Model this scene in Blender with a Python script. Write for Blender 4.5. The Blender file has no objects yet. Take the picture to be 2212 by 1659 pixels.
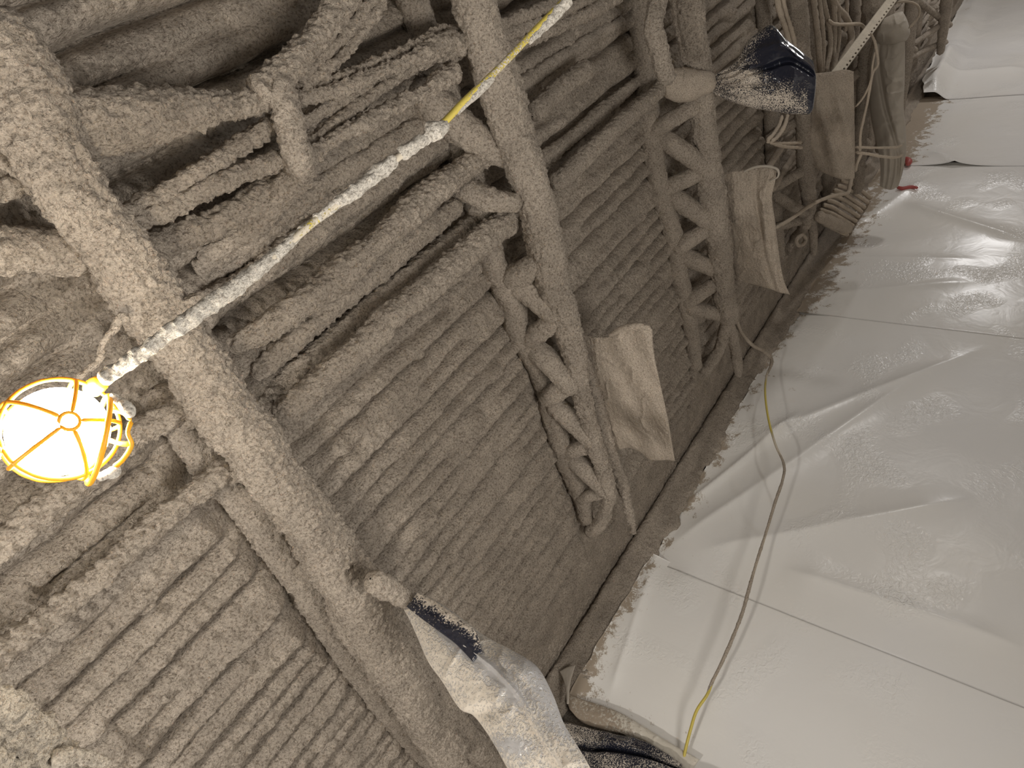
import bpy, math
import numpy as np
from mathutils import Matrix, Vector

S = bpy.context.scene
COL = S.collection

# ------------------------------------------------------------------ camera
FPX, CX, CY = 1405.0, 1106.0, 829.5          # focal length and centre in pixels of a 2212 x 1659 frame
RIGHT = np.array([0.56632, 0.27406, -0.77728])
DOWN = np.array([-0.62890, 0.75325, -0.19262])
FWD = np.array([0.53270, 0.59792, 0.59894])
CAM = np.array([0.0, 0.0, 1.5])
cam_data = bpy.data.cameras.new('camera')
cam_data.sensor_width = 36.0
cam_data.lens = FPX / 2212.0 * 36.0
cam_data.clip_start = 0.02
cam = bpy.data.objects.new('camera', cam_data)
COL.objects.link(cam)
cam.matrix_world = Matrix((
    (RIGHT[0], -DOWN[0], -FWD[0], CAM[0]),
    (RIGHT[1], -DOWN[1], -FWD[1], CAM[1]),
    (RIGHT[2], -DOWN[2], -FWD[2], CAM[2]),
    (0, 0, 0, 1)))
S.camera = cam

# ------------------------------------------------------------------ world, lamps, exposure
S.view_settings.view_transform = 'Standard'
S.view_settings.look = 'None'
S.view_settings.gamma = 1.0
S.view_settings.use_curve_mapping = False
S.view_settings.exposure = 0.2
w = bpy.data.worlds.new('room_light')
S.world = w
w.use_nodes = True
w.node_tree.nodes['Background'].inputs[0].default_value = (1.0, 0.97, 0.93, 1)
w.node_tree.nodes['Background'].inputs[1].default_value = 0.13
BULB_STRENGTH = 100.0


def point_lamp(name, loc, power, color, radius):
    d = bpy.data.lights.new(name, 'POINT')
    d.energy = power
    d.color = color
    d.shadow_soft_size = radius
    o = bpy.data.objects.new(name, d)
    COL.objects.link(o)
    o.location = loc
    return o


# the other work lamps of the same string and of the room, all outside the frame
point_lamp('string_lamp_light', (5.6, -0.7, 2.0), 52, (1.0, 0.96, 0.91), 0.11)
point_lamp('string_lamp_light', (9.4, 0.2, 2.1), 85, (1.0, 0.98, 0.97), 0.11)
point_lamp('string_lamp_light', (-2.0, 0.4, 2.25), 125, (1.0, 0.95, 0.88), 0.10)
fd = bpy.data.lights.new('floodlight', 'AREA')
fd.shape = 'DISK'
fd.size = 1.1
fd.energy = 36
fd.color = (1.0, 0.96, 0.90)
fo = bpy.data.objects.new('floodlight', fd)      # a work light standing on the floor below the frame, aimed upwards
COL.objects.link(fo)
fo.location = (0.25, 0.75, 0.25)
fo.rotation_euler = (math.pi, 0.0, 0)

# ------------------------------------------------------------------ pixel rays onto real planes


def ray(x, y):
    return RIGHT * (x - CX) + DOWN * (y - CY) + FWD * FPX


def on_z(x, y, h):
    """Point seen at pixel (x, y) on the horizontal plane h metres above the camera."""
    d = ray(x, y)
    return CAM + d * (h / d[2])


def on_y(x, y, Y):
    d = ray(x, y)
    return CAM + d * (Y / d[1])


def on_x(x, y, X):
    d = ray(x, y)
    return CAM + d * (X / d[0])


def depth(p):
    return float((np.asarray(p) - CAM) @ FWD)


# ------------------------------------------------------------------ noise
def _hash(i, j, k):
    n = (i * 374761393 + j * 668265263 + k * 1274126177) & 0xFFFFFFFF
    n = ((n ^ (n >> 13)) * 1274126177) & 0xFFFFFFFF
    n = ((n ^ (n >> 16)) * 2246822519) & 0xFFFFFFFF
    return ((n ^ (n >> 15)) & 0xFFFFFF).astype(np.float32) / 8388607.5 - 1.0


def vnoise(p):
    p = np.asarray(p, np.float64)
    i = np.floor(p).astype(np.int64)
    f = (p - i).astype(np.float32)
    f = f * f * f * (f * (f * 6 - 15) + 10)
    x, y, z = i[:, 0], i[:, 1], i[:, 2]
    u, v, ww = f[:, 0], f[:, 1], f[:, 2]
    out = 0
    for a in (0, 1):
        for b in (0, 1):
            for c in (0, 1):
                out = out + _hash(x + a, y + b, z + c) * (u if a else 1 - u) * (v if b else 1 - v) * (ww if c else 1 - ww)
    return out


def fbm(p, octaves=3, gain=0.5):
    out, amp, tot = 0, 1.0, 0
    p = np.asarray(p)
    for o in range(octaves):
        out = out + amp * vnoise(p * (2.03 ** o) + 17.3 * o)
        tot += amp
        amp *= gain
    return out / tot


def crust(p, k=1.0):
    """Lumpy sprayed coat: metres of outward displacement."""
    a = fbm(p * 10.0, 2) * 0.009
    b = np.abs(fbm(p * 55.0, 2)) * 0.008 - 0.002
    c = np.maximum(vnoise(p * 95.0 + 5.1), -0.3) * 0.0052
    d = np.maximum(vnoise(p * 190.0 + 9.7), 0) * 0.0055
    return (a + b + c + d) * k


def smooth(a, b, x):
    t = np.clip((x - a) / (b - a), 0, 1)
    return t * t * (3 - 2 * t)


# ------------------------------------------------------------------ materials
def new_mat(name):
    m = bpy.data.materials.new(name)
    m.use_nodes = True
    nt = m.node_tree
    return m, nt, nt.nodes['Principled BSDF']


def nd(nt, kind, **kw):
    n = nt.nodes.new(kind)
    for k, v in kw.items():
        setattr(n, k, v)
    return n


def noise_node(nt, scale, detail=3.0, rough=0.5, dist=0.0):
    g = nd(nt, 'ShaderNodeNewGeometry')
    n = nd(nt, 'ShaderNodeTexNoise')
    n.inputs['Scale'].default_value = scale
    n.inputs['Detail'].default_value = detail
    n.inputs['Roughness'].default_value = rough
    n.inputs['Distortion'].default_value = dist
    nt.links.new(g.outputs['Position'], n.inputs['Vector'])
    return n


def ramp(nt, src, stops):
    r = nd(nt, 'ShaderNodeValToRGB')
    e = r.color_ramp.elements
    while len(e) < len(stops):
        e.new(0.5)
    for el, (p, c) in zip(e, stops):
        el.position = p
        el.color = (*c, 1) if len(c) == 3 else c
    nt.links.new(src, r.inputs['Fac'])
    return r


def mixc(nt, fac, a, b):
    m = nd(nt, 'ShaderNodeMix', data_type='RGBA')
    for sock, v in ((m.inputs[0], fac), (m.inputs[6], a), (m.inputs[7], b)):
        if isinstance(v, (int, float)):
            sock.default_value = v
        elif isinstance(v, tuple):
            sock.default_value = (*v, 1)
        else:
            nt.links.new(v, sock)
    return m.outputs[2]


def math_node(nt, op, a, b):
    m = nd(nt, 'ShaderNodeMath', operation=op)
    for sock, v in zip(m.inputs, (a, b)):
        if isinstance(v, (int, float)):
            sock.default_value = v
        else:
            nt.links.new(v, sock)
    return m.outputs[0]


def bump(nt, bsdf, src, strength, dist, prev=None):
    b = nd(nt, 'ShaderNodeBump')
    b.inputs['Strength'].default_value = strength
    b.inputs['Distance'].default_value = dist
    nt.links.new(src, b.inputs['Height'])
    if prev is not None:
        nt.links.new(prev, b.inputs['Normal'])
    nt.links.new(b.outputs['Normal'], bsdf.inputs['Normal'])
    return b.outputs['Normal']


def coat_material(name, col, var=0.16, fine=150.0, dist=0.010):
    m, nt, b = new_mat(name)
    n1 = noise_node(nt, 9.0, 4.0, 0.6)
    lo = tuple(c * (1 - var) for c in col)
    hi = tuple(min(1, c * (1 + var)) for c in col)
    r = ramp(nt, n1.outputs['Fac'], [(0.3, lo), (0.7, hi)])
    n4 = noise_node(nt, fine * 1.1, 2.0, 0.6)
    pit_shade = ramp(nt, n4.outputs['Fac'], [(0.34, (0.60, 0.58, 0.56)), (0.48, (1, 1, 1)), (0.70, (1.18, 1.18, 1.18))])  # fine speckle: shade of tiny pits in the coat, put into its colour
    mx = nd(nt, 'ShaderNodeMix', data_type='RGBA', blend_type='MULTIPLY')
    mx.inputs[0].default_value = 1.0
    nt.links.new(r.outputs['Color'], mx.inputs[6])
    nt.links.new(pit_shade.outputs['Color'], mx.inputs[7])
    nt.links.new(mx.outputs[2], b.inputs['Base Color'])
    b.inputs['Roughness'].default_value = 1.0
    b.inputs['Specular IOR Level'].default_value = 0.08
    n2 = noise_node(nt, fine * 1.3, 4.0, 0.7, 0.0)
    p = bump(nt, b, n2.outputs['Fac'], 1.0, dist)
    n3 = noise_node(nt, fine * 0.45, 3.0, 0.6, 0.0)
    bump(nt, b, n3.outputs['Fac'], 0.6, dist * 1.2, p)
    return m


def plain(name, col, rough=0.5, metal=0.0, spec=0.5):
    m, nt, b = new_mat(name)
    b.inputs['Base Color'].default_value = (*col, 1)
    b.inputs['Roughness'].default_value = rough
    b.inputs['Metallic'].default_value = metal
    b.inputs['Specular IOR Level'].default_value = spec
    return m


def dusty(name, col, dust=(0.52, 0.45, 0.36), rough=0.2, grain=330.0, soft=0.06, under_spec=0.5, fine_dist=0.002):
    """A film or cord of colour col under grains of dust; the float attribute 'dust' (0..1) says how thick the dust lies."""
    m, nt, b = new_mat(name)
    at = nd(nt, 'ShaderNodeAttribute', attribute_name='dust')
    n = noise_node(nt, grain, 3.0, 0.65)
    n2 = noise_node(nt, grain * 0.12, 3.0, 0.6)
    f = math_node(nt, 'ADD', n.outputs['Fac'], math_node(nt, 'MULTIPLY', n2.outputs['Fac'], 0.2))
    f = math_node(nt, 'ADD', f, -0.1)
    thr = math_node(nt, 'SUBTRACT', 0.84, math_node(nt, 'MULTIPLY', at.outputs['Fac'], 0.72))
    d = math_node(nt, 'SUBTRACT', f, thr)
    d = math_node(nt, 'DIVIDE', d, soft)
    d = nd_clamp(nt, d)
    nt.links.new(mixc(nt, d, col, dust), b.inputs['Base Color'])
    rr = nd(nt, 'ShaderNodeMapRange')
    rr.inputs['To Min'].default_value = rough
    rr.inputs['To Max'].default_value = 1.0
    nt.links.new(d, rr.inputs['Value'])
    nt.links.new(rr.outputs['Result'], b.inputs['Roughness'])
    b.inputs['Specular IOR Level'].default_value = under_spec
    bump(nt, b, d, 0.8, fine_dist)
    return m


def nd_clamp(nt, v):
    c = nd(nt, 'ShaderNodeClamp')
    nt.links.new(v, c.inputs['Value'])
    return c.outputs['Result']


COAT = (0.485, 0.418, 0.348)
M = {}
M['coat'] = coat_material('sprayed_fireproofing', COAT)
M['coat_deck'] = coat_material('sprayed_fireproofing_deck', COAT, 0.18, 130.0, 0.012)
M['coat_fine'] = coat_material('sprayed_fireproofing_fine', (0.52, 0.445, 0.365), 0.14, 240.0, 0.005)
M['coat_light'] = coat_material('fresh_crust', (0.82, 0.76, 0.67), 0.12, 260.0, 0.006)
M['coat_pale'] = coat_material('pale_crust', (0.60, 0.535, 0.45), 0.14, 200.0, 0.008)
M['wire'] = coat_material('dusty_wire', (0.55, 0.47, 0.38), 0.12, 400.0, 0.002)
M['cord'] = dusty('yellow_cord', (0.62, 0.50, 0.10), (0.62, 0.55, 0.44), 0.4, 300.0)
M['film_brown'] = dusty('dusty_brown_film', (0.36, 0.305, 0.24), (0.52, 0.445, 0.36), 0.7, 260.0, 0.35, 0.2, 0.004)
M['film_pale'] = dusty('dusty_pale_film', (0.50, 0.45, 0.385), (0.60, 0.53, 0.44), 0.45, 380.0, 0.25, 0.35)
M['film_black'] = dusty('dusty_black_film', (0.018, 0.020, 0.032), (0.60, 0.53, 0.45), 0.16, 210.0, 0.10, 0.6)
M['film_clear'] = dusty('dusty_clear_film', (0.40, 0.39, 0.39), (0.62, 0.56, 0.48), 0.22, 190.0, 0.22, 0.6)
M['film_hem'] = dusty('dirty_hem_film', (0.66, 0.61, 0.52), (0.36, 0.29, 0.22), 0.3, 90.0, 0.2, 0.5)
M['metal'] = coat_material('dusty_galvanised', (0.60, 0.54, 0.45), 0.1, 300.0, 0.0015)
M['red'] = plain('red_tape', (0.42, 0.09, 0.08), 0.5)
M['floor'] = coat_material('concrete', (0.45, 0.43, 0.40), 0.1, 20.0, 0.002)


def sheet_material():
    m, nt, b = new_mat('white_poly_sheet')
    at = nd(nt, 'ShaderNodeAttribute', attribute_name='dust')
    n = noise_node(nt, 11.0, 6.0, 0.7, 0.4)
    n2 = noise_node(nt, 160.0, 2.0, 0.6)
    f = math_node(nt, 'ADD', n.outputs['Fac'], math_node(nt, 'MULTIPLY', n2.outputs['Fac'], 0.25))
    thr = math_node(nt, 'SUBTRACT', 0.98, math_node(nt, 'MULTIPLY', at.outputs['Fac'], 0.75))
    d = nd_clamp(nt, math_node(nt, 'DIVIDE', math_node(nt, 'SUBTRACT', f, thr), 0.09))
    n3 = noise_node(nt, 1.1, 2.0, 0.5)
    base = ramp(nt, n3.outputs['Fac'], [(0.35, (0.88, 0.855, 0.81)), (0.65, (0.88, 0.865, 0.845))])
    nt.links.new(mixc(nt, d, base.outputs['Color'], (0.40, 0.33, 0.255)), b.inputs['Base Color'])
    rr = nd(nt, 'ShaderNodeMapRange')
    rr.inputs['To Min'].default_value = 0.27
    rr.inputs['To Max'].default_value = 0.9
    nt.links.new(d, rr.inputs['Value'])
    nt.links.new(rr.outputs['Result'], b.inputs['Roughness'])
    b.inputs['Specular IOR Level'].default_value = 0.5
    # crinkles of the film: fine ones only in patches
    c = noise_node(nt, 38.0, 2.0, 0.5, 1.2)
    patch = noise_node(nt, 2.6, 1.0, 0.5)
    pr = ramp(nt, patch.outputs['Fac'], [(0.52, (0, 0, 0)), (0.66, (1, 1, 1))])
    h = math_node(nt, 'MULTIPLY', c.outputs['Fac'], pr.outputs['Color'])
    p = bump(nt, b, h, 0.8, 0.008)
    c2 = noise_node(nt, 6.0, 3.0, 0.55, 0.8)
    bump(nt, b, c2.outputs['Fac'], 0.25, 0.010, p)
    return m


M['sheet'] = sheet_material()


def emit(name, col, strength):
    m = bpy.data.materials.new(name)
    m.use_nodes = True
    nt = m.node_tree
    nt.nodes.remove(nt.nodes['Principled BSDF'])
    e = nd(nt, 'ShaderNodeEmission')
    e.inputs[0].default_value = (*col, 1)
    e.inputs[1].default_value = strength
    nt.links.new(e.outputs[0], nt.nodes['Material Output'].inputs['Surface'])
    return m


def cage_material():
    m = bpy.data.materials.new('yellow_translucent_plastic')
    m.use_nodes = True
    nt = m.node_tree
    b = nt.nodes['Principled BSDF']
    b.inputs['Base Color'].default_value = (0.75, 0.42, 0.02, 1)
    b.inputs['Roughness'].default_value = 0.45
    t = nd(nt, 'ShaderNodeBsdfTranslucent')
    t.inputs[0].default_value = (0.75, 0.36, 0.01, 1)
    mx = nd(nt, 'ShaderNodeMixShader')
    mx.inputs[0].default_value = 0.12
    nt.links.new(b.outputs[0], mx.inputs[1])
    nt.links.new(t.outputs[0], mx.inputs[2])
    nt.links.new(mx.outputs[0], nt.nodes['Material Output'].inputs['Surface'])
    return m


M['bulb'] = emit('lit_bulb', (1.0, 0.90, 0.74), BULB_STRENGTH)
M['cage'] = cage_material()


# ------------------------------------------------------------------ objects
def world_loc(o):
    v = Vector((0, 0, 0))
    while o is not None:
        v = v + o.location
        o = o.parent
    return np.array(v)


def tag(o, label, category, group=None):
    o['label'] = label
    o['category'] = category
    if group:
        o['group'] = group
    return o


def thing(name, loc, label, category, group=None):
    o = bpy.data.objects.new(name, None)
    o.empty_display_size = 0.05
    COL.objects.link(o)
    o.location = tuple(float(v) for v in loc)
    return tag(o, label, category, group)


def obj(name, V, F, mat, parent=None, loc=None, attrs=None, flat=False):
    V = np.asarray(V, np.float64)
    me = bpy.data.meshes.new(name)
    if parent is not None:
        origin = world_loc(parent)
    else:
        origin = np.zeros(3) if loc is None else np.asarray(loc, float)
    L = (V - origin).astype(np.float32)
    F = np.asarray(F)
    if F.dtype != object and F.ndim == 2:
        k = F.shape[1]
        me.vertices.add(len(L))
        me.vertices.foreach_set('co', L.ravel())
        me.loops.add(F.size)
        me.loops.foreach_set('vertex_index', F.ravel().astype(np.int32))
        me.polygons.add(len(F))
        me.polygons.foreach_set('loop_start', np.arange(0, F.size, k, dtype=np.int32))
        me.update(calc_edges=True)
        me.validate()
    else:
        me.from_pydata([tuple(v) for v in L.tolist()], [], [list(f) for f in F])
    me.polygons.foreach_set('use_smooth', np.full(len(me.polygons), not flat))
    if attrs:
        for k, v in attrs.items():
            a = me.attributes.new(k, 'FLOAT', 'POINT')
            a.data.foreach_set('value', np.asarray(v, np.float32).ravel())
    me.materials.append(M[mat])
    o = bpy.data.objects.new(name, me)
    COL.objects.link(o)
    if parent is not None:
        o.parent = parent
    else:
        o.location = tuple(origin)
    return o


def grid_faces(nu, nv, wrap=False, start=0):
    i = np.arange(nu - 1)[:, None]
    j = np.arange(nv if wrap else nv - 1)[None, :]
    jn = (j + 1) % nv
    a = i * nv + j
    b = i * nv + jn
    c = (i + 1) * nv + jn
    d = (i + 1) * nv + j
    return np.stack([a, b, c, d], -1).reshape(-1, 4) + start


def spline(pts, n):
    """Catmull-Rom through pts, n samples evenly by length."""
    P = np.asarray(pts, float)
    if len(P) == 2:
        t = np.linspace(0, 1, n)[:, None]
        return P[0] * (1 - t) + P[1] * t
    Q = np.vstack([2 * P[0] - P[1], P, 2 * P[-1] - P[-2]])
    out = []
    for i in range(1, len(Q) - 2):
        t = np.linspace(0, 1, 24, endpoint=False)[:, None]
        a, b, c, d = Q[i - 1], Q[i], Q[i + 1], Q[i + 2]
        out.append(0.5 * (2 * b + (c - a) * t + (2 * a - 5 * b + 4 * c - d) * t ** 2 + (3 * b - a - 3 * c + d) * t ** 3))
    out = np.vstack(out + [P[-1:]])
    s = np.concatenate([[0], np.cumsum(np.linalg.norm(np.diff(out[:, :3], axis=0), axis=1))])
    q = np.linspace(0, s[-1], n)
    return np.stack([np.interp(q, s, out[:, k]) for k in range(out.shape[1])], 1)


def tube_geo(pts, radii, step=0.006, k=1.0, squash=None, caps=True, minring=10, maxring=150):
    """Swept tube with a sprayed crust. pts world, radii metres. squash=(axis, factor) flattens along a world axis."""
    P = np.asarray(pts, float)
    R = np.broadcast_to(np.asarray(radii, float), (len(P),))
    PR = np.hstack([P, R[:, None]])
    L = np.linalg.norm(np.diff(P, axis=0), axis=1).sum()
    n = int(np.clip(L / step, 6, 900))
    C = spline(PR, n)
    c, r = C[:, :3], C[:, 3]
    if caps:                                              # rounded ends
        s = np.concatenate([[0], np.cumsum(np.linalg.norm(np.diff(c, axis=0), axis=1))])
        for e, rr in ((s, r[0]), (s[-1] - s, r[-1])):
            q = np.clip(e / max(rr * 0.9, 1e-4), 0, 1)
            r = r * np.sqrt(np.clip(1 - (1 - q) ** 2, 0.003, 1))
    m = int(np.clip(2 * math.pi * R.max() / step, minring, maxring))
    t = np.gradient(c, axis=0)
    t /= np.linalg.norm(t, axis=1)[:, None] + 1e-12
    up = np.array([0.0, 0.0, 1.0]) if abs(t[0][2]) < 0.9 else np.array([1.0, 0, 0])
    U = np.zeros_like(c)
    u = np.cross(t[0], up)
    u /= np.linalg.norm(u)
    for i in range(n):
        u = u - t[i] * (u @ t[i])
        u /= np.linalg.norm(u)
        U[i] = u
    Vv = np.cross(t, U)
    a = np.linspace(0, 2 * math.pi, m, endpoint=False)
    nor = (U[:, None, :] * np.cos(a)[None, :, None] + Vv[:, None, :] * np.sin(a)[None, :, None])
    if squash is not None:
        ax = np.asarray(squash[0], float)
        ax /= np.linalg.norm(ax)
        off = nor * r[:, None, None]
        off = off - ax * ((off @ ax)[..., None] * (1 - squash[1]))
        pos = c[:, None, :] + off
    else:
        pos = c[:, None, :] + nor * r[:, None, None]
    pos = pos.reshape(-1, 3)
    nf = nor.reshape(-1, 3)
    if k > 0:
        fade = np.repeat(np.clip(r / (R.max() * 0.5), 0.15, 1), m)
        pos = pos + nf * (crust(pos, k) * fade)[:, None]
    F = grid_faces(n, m, wrap=True)
    V = np.vstack([pos, c[:1], c[-1:]])
    return V, F, n, m


def tube(name, pts, radii, mat, parent=None, loc=None, step=0.006, k=1.0, squash=None, dust=None, minring=10):
    V, F, n, m = tube_geo(pts, radii, step, k, squash, minring=minring)
    at = None
    if dust is not None:
        d = np.repeat(np.interp(np.linspace(0, 1, n), np.linspace(0, 1, len(dust)), dust), m)
        at = {'dust': np.concatenate([d, [d[0], d[-1]]])}
    F3 = [F]
    base = len(V) - 2
    i = np.arange(m)
    c0 = np.stack([np.full(m, base), (i + 1) % m, i, np.full(m, base)], 1)
    c1 = np.stack([np.full(m, base + 1), (n - 1) * m + i, (n - 1) * m + (i + 1) % m, np.full(m, base + 1)], 1)
    V2 = V[:base]
    # close the ends with tiny fans as quads sharing the centre ring (ends are already near points)
    return obj(name, V2, F, mat, parent, loc, None if at is None else {'dust': at['dust'][:base]})


def ptube(name, px, h, rpx, mat='coat', parent=None, loc=None, **kw):
    """Tube traced in the photograph: pixels on the horizontal plane(s) h above the camera, radius in pixels."""
    n = len(px)
    hs = np.interp(np.linspace(0, 1, n), np.linspace(0, 1, len(h)), h) if isinstance(h, (list, tuple)) else [h] * n
    rs = np.interp(np.linspace(0, 1, n), np.linspace(0, 1, len(rpx)), rpx) if isinstance(rpx, (list, tuple)) else [rpx] * n
    P = [on_z(x, y, hh) for (x, y), hh in zip(px, hs)]
    R = [r * depth(p) / FPX for r, p in zip(rs, P)]
    return tube(name, P, R, mat, parent, loc, **kw)


# ------------------------------------------------------------------ setting: deck ceiling, walls, floor
CHORD_X = [0.30, 1.47, 2.73, 3.95, 5.15, 6.35, 7.6, 8.8]


def graded(segments):
    out = []
    for a, b, st in segments:
        out.append(np.arange(a, b - 1e-9, st))
    out.append(np.array([segments[-1][1]]))
    return np.concatenate(out)


def build_ceiling():
    xs = graded([(-4, -0.9, 0.05), (-0.9, 2.9, 0.0058), (2.9, 5.5, 0.012), (5.5, 9.5, 0.025), (9.5, 15, 0.1)])
    ys = graded([(-3.0, -0.35, 0.05), (-0.35, 3.16, 0.0058)])
    X, Y = np.meshgrid(xs, ys, indexing='ij')
    x, y = X.ravel(), Y.ravel()
    p2 = np.stack([x, y, np.zeros_like(x)], 1)
    warp = fbm(p2 * np.array([2.2, 5.0, 1.0]) + 3.3, 2) * 0.010 + fbm(p2 * np.array([9.0, 14.0, 1.0]), 2) * 0.007
    s = ((y + warp - 1.082) / 0.151) % 1.0
    t2 = np.abs(2 * s - 1)
    ridge = 1 - t2 ** 3.6
    pit = np.exp(-((s - 0.47) / 0.055) ** 2) * np.clip(fbm(p2 * np.array([4.0, 8.0, 1]) + 8.8, 2) * 2.2 + 0.45, 0, 1)
    lean = 0.016 * np.sin(2 * math.pi * (s - 0.52)) * smooth(0.45, 0.6, s)
    vary = 1 + 0.35 * fbm(p2 * np.array([2.0, 6.0, 1]) + 21.0, 2)
    prof = 0.058 * ridge * vary + lean - 0.040 * pit - 0.028 * np.exp(-(np.minimum(s, 1 - s) / 0.045) ** 2)
    fill = np.zeros_like(x)
    for cxx in CHORD_X:
        dd = np.abs(x - cxx + 0.02 * fbm(p2 * 6.0 + cxx, 1))
        fill = np.maximum(fill, 1 - smooth(0.045, 0.115, dd))
    prof = prof * (1 - fill) + 0.022 * fill
    edge = smooth(2.66, 2.74, y + 0.4 * warp)
    prof = prof * (1 - edge) + (-0.004 + 0.004 * fbm(p2 * 7, 2)) * edge
    lumps = fbm(p2 * 8.0 + 2.2, 2) * 0.007 + np.maximum(fbm(p2 * 26.0, 2), 0) * 0.007 + np.abs(fbm(p2 * 60.0 + 1.7, 2)) * 0.006
    grit = np.maximum(vnoise(p2 * 78.0), -0.3) * 0.0050 + vnoise(p2 * 140.0) * 0.0016
    spots = np.clip(vnoise(p2 * 8.3 + 40.0) - 0.84, 0, 1) * 0.2
    z = 1.5 + 1.512 - prof - lumps * (1 - 0.6 * edge) - grit - spots * (1 - edge)
    return obj('ceiling', np.stack([x, y, z], 1), grid_faces(len(xs), len(ys)), 'coat_deck')


ceil = build_ceiling()
ceil['kind'] = 'structure'


def box(x0, x1, y0, y1, z0, z1):
    V = [(x0, y0, z0), (x1, y0, z0), (x1, y1, z0), (x0, y1, z0), (x0, y0, z1), (x1, y0, z1), (x1, y1, z1), (x0, y1, z1)]
    F = [(0, 3, 2, 1), (4, 5, 6, 7), (0, 1, 5, 4), (1, 2, 6, 5), (2, 3, 7, 6), (3, 0, 4, 7)]
    return V, F


V, F = box(-4, 15, 3.15, 3.3, 0, 3.05)
o = obj('wall_right', V, F, 'coat', flat=True)
o['kind'] = 'structure'
V, F = box(-4, 15, -3, 3.3, -0.1, 0)
o = obj('floor', V, F, 'floor', flat=True)
o['kind'] = 'structure'
V, F = box(13.0, 13.2, -3, 3.15, 0, 3.1)
o = obj('wall_far', V, F, 'coat', flat=True)
o['kind'] = 'structure'


def build_trim():
    """Coated top track where the wall meets the deck, with a ragged lower edge of overspray."""
    xs = graded([(-0.6, 3.2, 0.008), (3.2, 6.0, 0.014), (6.0, 12.0, 0.05)])
    prof = [(3.16, 3.02), (3.08, 3.015), (3.045, 3.005), (3.032, 2.985), (3.036, 2.965), (3.055, 2.955), (3.07, 2.945),
            (3.075, 2.93), (3.08, 2.915), (3.085, 2.90), (3.09, 2.885), (3.098, 2.868), (3.115, 2.862)]
    PR = spline([(a, b, 0) for a, b in prof], 40)[:, :2]
    n, m = len(xs), len(PR)
    X = np.repeat(xs, m)
    yz = np.tile(PR, (n, 1))
    t = np.tile(np.linspace(0, 1, m), n)
    q = np.stack([X, np.zeros_like(X), np.zeros_like(X)], 1)
    rag = fbm(q * 9.0, 3) * 0.032 + np.maximum(vnoise(q * 31.0), 0) * 0.018 - 0.004
    blob = np.exp(-((X - 1.03) / 0.05) ** 2) * 0.075
    z = yz[:, 1] - (rag + blob) * smooth(0.5, 1.0, t)
    V = np.stack([X, yz[:, 0], z], 1)
    V[:, 1] -= crust(V, 0.75) * smooth(0, 0.15, t) * (1 - 0.7 * smooth(0.85, 1, t))
    V[:, 2] += fbm(V * 20, 2) * 0.005
    return obj('trim_1', V, grid_faces(n, m), 'coat')


o = build_trim()
o['kind'] = 'structure'


# ------------------------------------------------------------------ joists
def joist(label, base, parts, **kw):
    t = thing('steel_joist', base, label, 'joist', None)
    for name, px, h, r, extra in parts:
        if name == 'web_member':                          # run the ends into the two chords
            a, b = np.array(px, float), np.array(px, float)
            px = [tuple(a[0] * 1.3 - a[1] * 0.3)] + [tuple(q) for q in a[1:-1]] + [tuple(b[-1] * 1.45 - b[-2] * 0.45)]
        ptube(name, px, h, r, 'coat', t, **{**kw, **extra})
    return t


HB, HT = 1.27, 1.445
joist('nearest joist, its wide crusted lower chord running past the caged lamp', on_z(421, 783, HB), [
    ('bottom_chord', [(-60, 10), (52, 180), (97, 300), (160, 410), (215, 490), (300, 608), (360, 703), (421, 783), (488, 885), (566, 989), (667, 1128),
                      (745, 1240), (805, 1340), (857, 1450), (915, 1540), (975, 1640)], HB, [68, 78, 76, 70, 68, 68, 66, 62, 60, 58, 58, 58, 56, 52, 48, 44], {'step': 0.0042, 'k': 1.15}),
    ('chord_angle', [(690, 1190), (745, 1330), (830, 1450), (905, 1560), (950, 1620)], HB + 0.035, [14, 26, 30, 28, 18], {'step': 0.005}),
    ('chord_angle', [(800, 1290), (850, 1360), (905, 1450), (960, 1530), (1040, 1625), (1090, 1660)], HB + 0.01, [22, 26, 30, 30, 26, 20], {'step': 0.005}),
    ('top_chord', [(330, 840), (385, 905), (440, 975), (540, 1085), (640, 1215), (730, 1350), (800, 1450), (880, 1550), (960, 1640)], HT, [38, 40, 42, 44, 46, 46, 46, 44, 40], {'step': 0.006}),
    ('web_member', [(380, 900), (430, 890), (470, 870)], [HT, HB], 26, {}),
    ('web_member', [(470, 1000), (510, 1010), (560, 1000)], [HT, HB], 30, {}),
    ('web_member', [(520, 1060), (570, 1080), (640, 1110)], [HT, HB], 26, {}),
    ('web_member', [(640, 1210), (690, 1230), (740, 1240)], [HT, HB], 26, {}),
    ('web_member', [(740, 1370), (790, 1380), (830, 1380)], [HT, HB], 26, {}),
    ('end_web', [(930, 1600), (1000, 1640), (1090, 1665)], [HT, HB + .04], 22, {}),
    ('bracket', [(330, 700), (400, 668), (446, 640)], HB - 0.04, [14, 24, 22], {'step': 0.0045}),
])

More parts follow.
